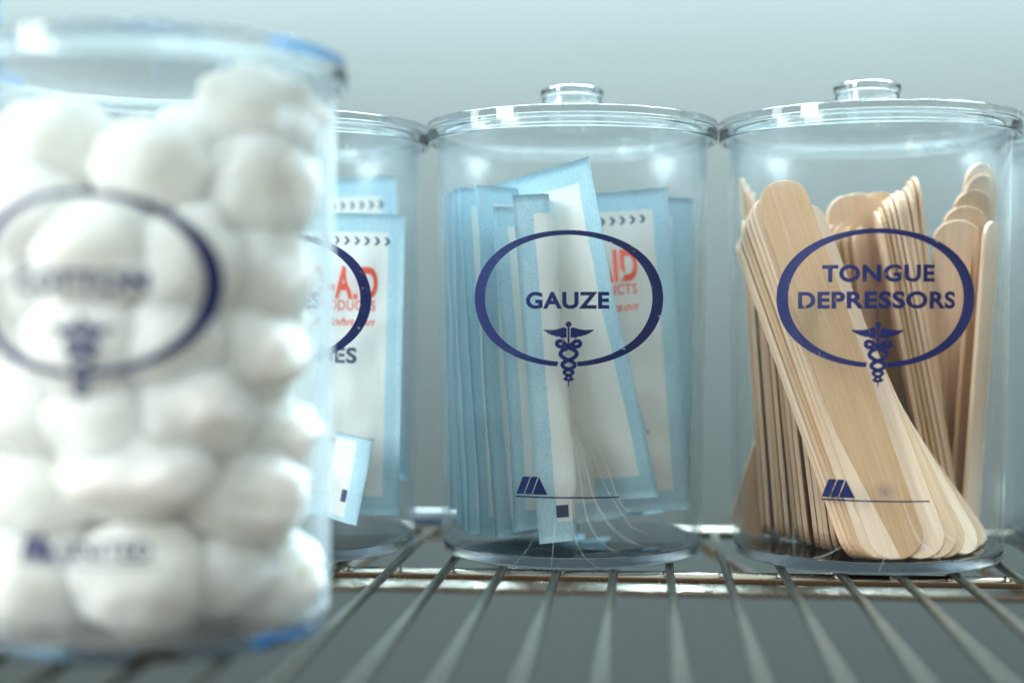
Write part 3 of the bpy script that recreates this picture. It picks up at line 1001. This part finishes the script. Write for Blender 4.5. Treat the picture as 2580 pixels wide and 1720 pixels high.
# ------------------------------------------------------------------ contents of the right-edge jar, the carton and the shelf strip
M_swab = simple("white_cotton_tip", (.85, .86, .82), .9)
M_shaft = simple("pale_wood_shaft", (.70, .62, .46), .6)
AE = Vector((.2150, .038))
rnd = random.Random(4)
for i in range(16):
    a = rnd.uniform(0, 2 * math.pi); rr = math.sqrt(rnd.random()) * .034
    bx, by = AE.x - .004 + rr * math.cos(a), AE.y + rr * math.sin(a)
    if i < 4: bx, by = AE.x - .040 + .003 * i, AE.y - .006 + .007 * i
    lx, ly = rnd.uniform(-.006, .006), rnd.uniform(-.004, .004)
    if i < 4: lx = .0005
    r0 = empty("cotton_swab", (bx, by, .0045), "white tipped swab leaning in the jar cut off by the right edge", "swab", "swabs in the right-edge jar")
    tube("shaft", [(0, 0, .003), (lx, ly, .125)], .0011, M_shaft, r0, seg=8)
    for z0, z1 in ((0, .016), (.110, .128)):
        P = [Vector((lx * z / .125, ly * z / .125, z)) for z in [z0 + (z1 - z0) * q / 6 for q in range(7)]]
        tube("cotton_tip", P, .002, M_swab, r0, seg=10, radii=[.0010, .0019, .0024, .0026, .0025, .0020, .0010])

M_card = simple("blue_carton_board", (.004, .06, .13), .45)
M_cardw = simple("white_carton_board", (.72, .76, .78), .5)
cart = empty("blue_carton", (-.3185, .0, 0), "tall blue carton standing at the left edge behind the foreground jar", "carton")
def box(name, c0, c1, mat, parent, bev=.0008):
    bm = bmesh.new(); bmesh.ops.create_cube(bm, size=1)
    for v in bm.verts:
        v.co = Vector([(c0[i] + c1[i]) / 2 + v.co[i] * (c1[i] - c0[i]) for i in range(3)])
    bmesh.ops.bevel(bm, geom=bm.edges[:] , offset=bev, segments=2, affect='EDGES')
    me = bpy.data.meshes.new(name); bm.to_mesh(me); bm.free(); me.materials.append(mat)
    o = bpy.data.objects.new(name, me); COL.objects.link(o); o.parent = parent
    return o
box("carton_body", (-.065, -.075, .0005), (.064, .075, .235), M_card, cart)
box("flap", (-.064, -.074, .2355), (.063, .074, .2365), M_card, cart, .0003)
box("side_panel", (-.06, -.0765, .03), (.05, -.0752, .12), M_cardw, cart, .0003)
strip = empty("label_holder", (-.0535, .044, 0), "white plastic strip with a blue line, on the shelf left of the GAUZE jar", "label holder")
M_strip = simple("grey_white_plastic", (.42, .44, .44), .45)
box("strip_body", (-.0135, -.0015, .0004), (.0135, .0015, .0075), M_strip, strip, .0005)
box("blue_line", (-.0135, -.0020, .0022), (.0135, -.00155, .0040), M_card, strip, .0001)

if 0:
    pass
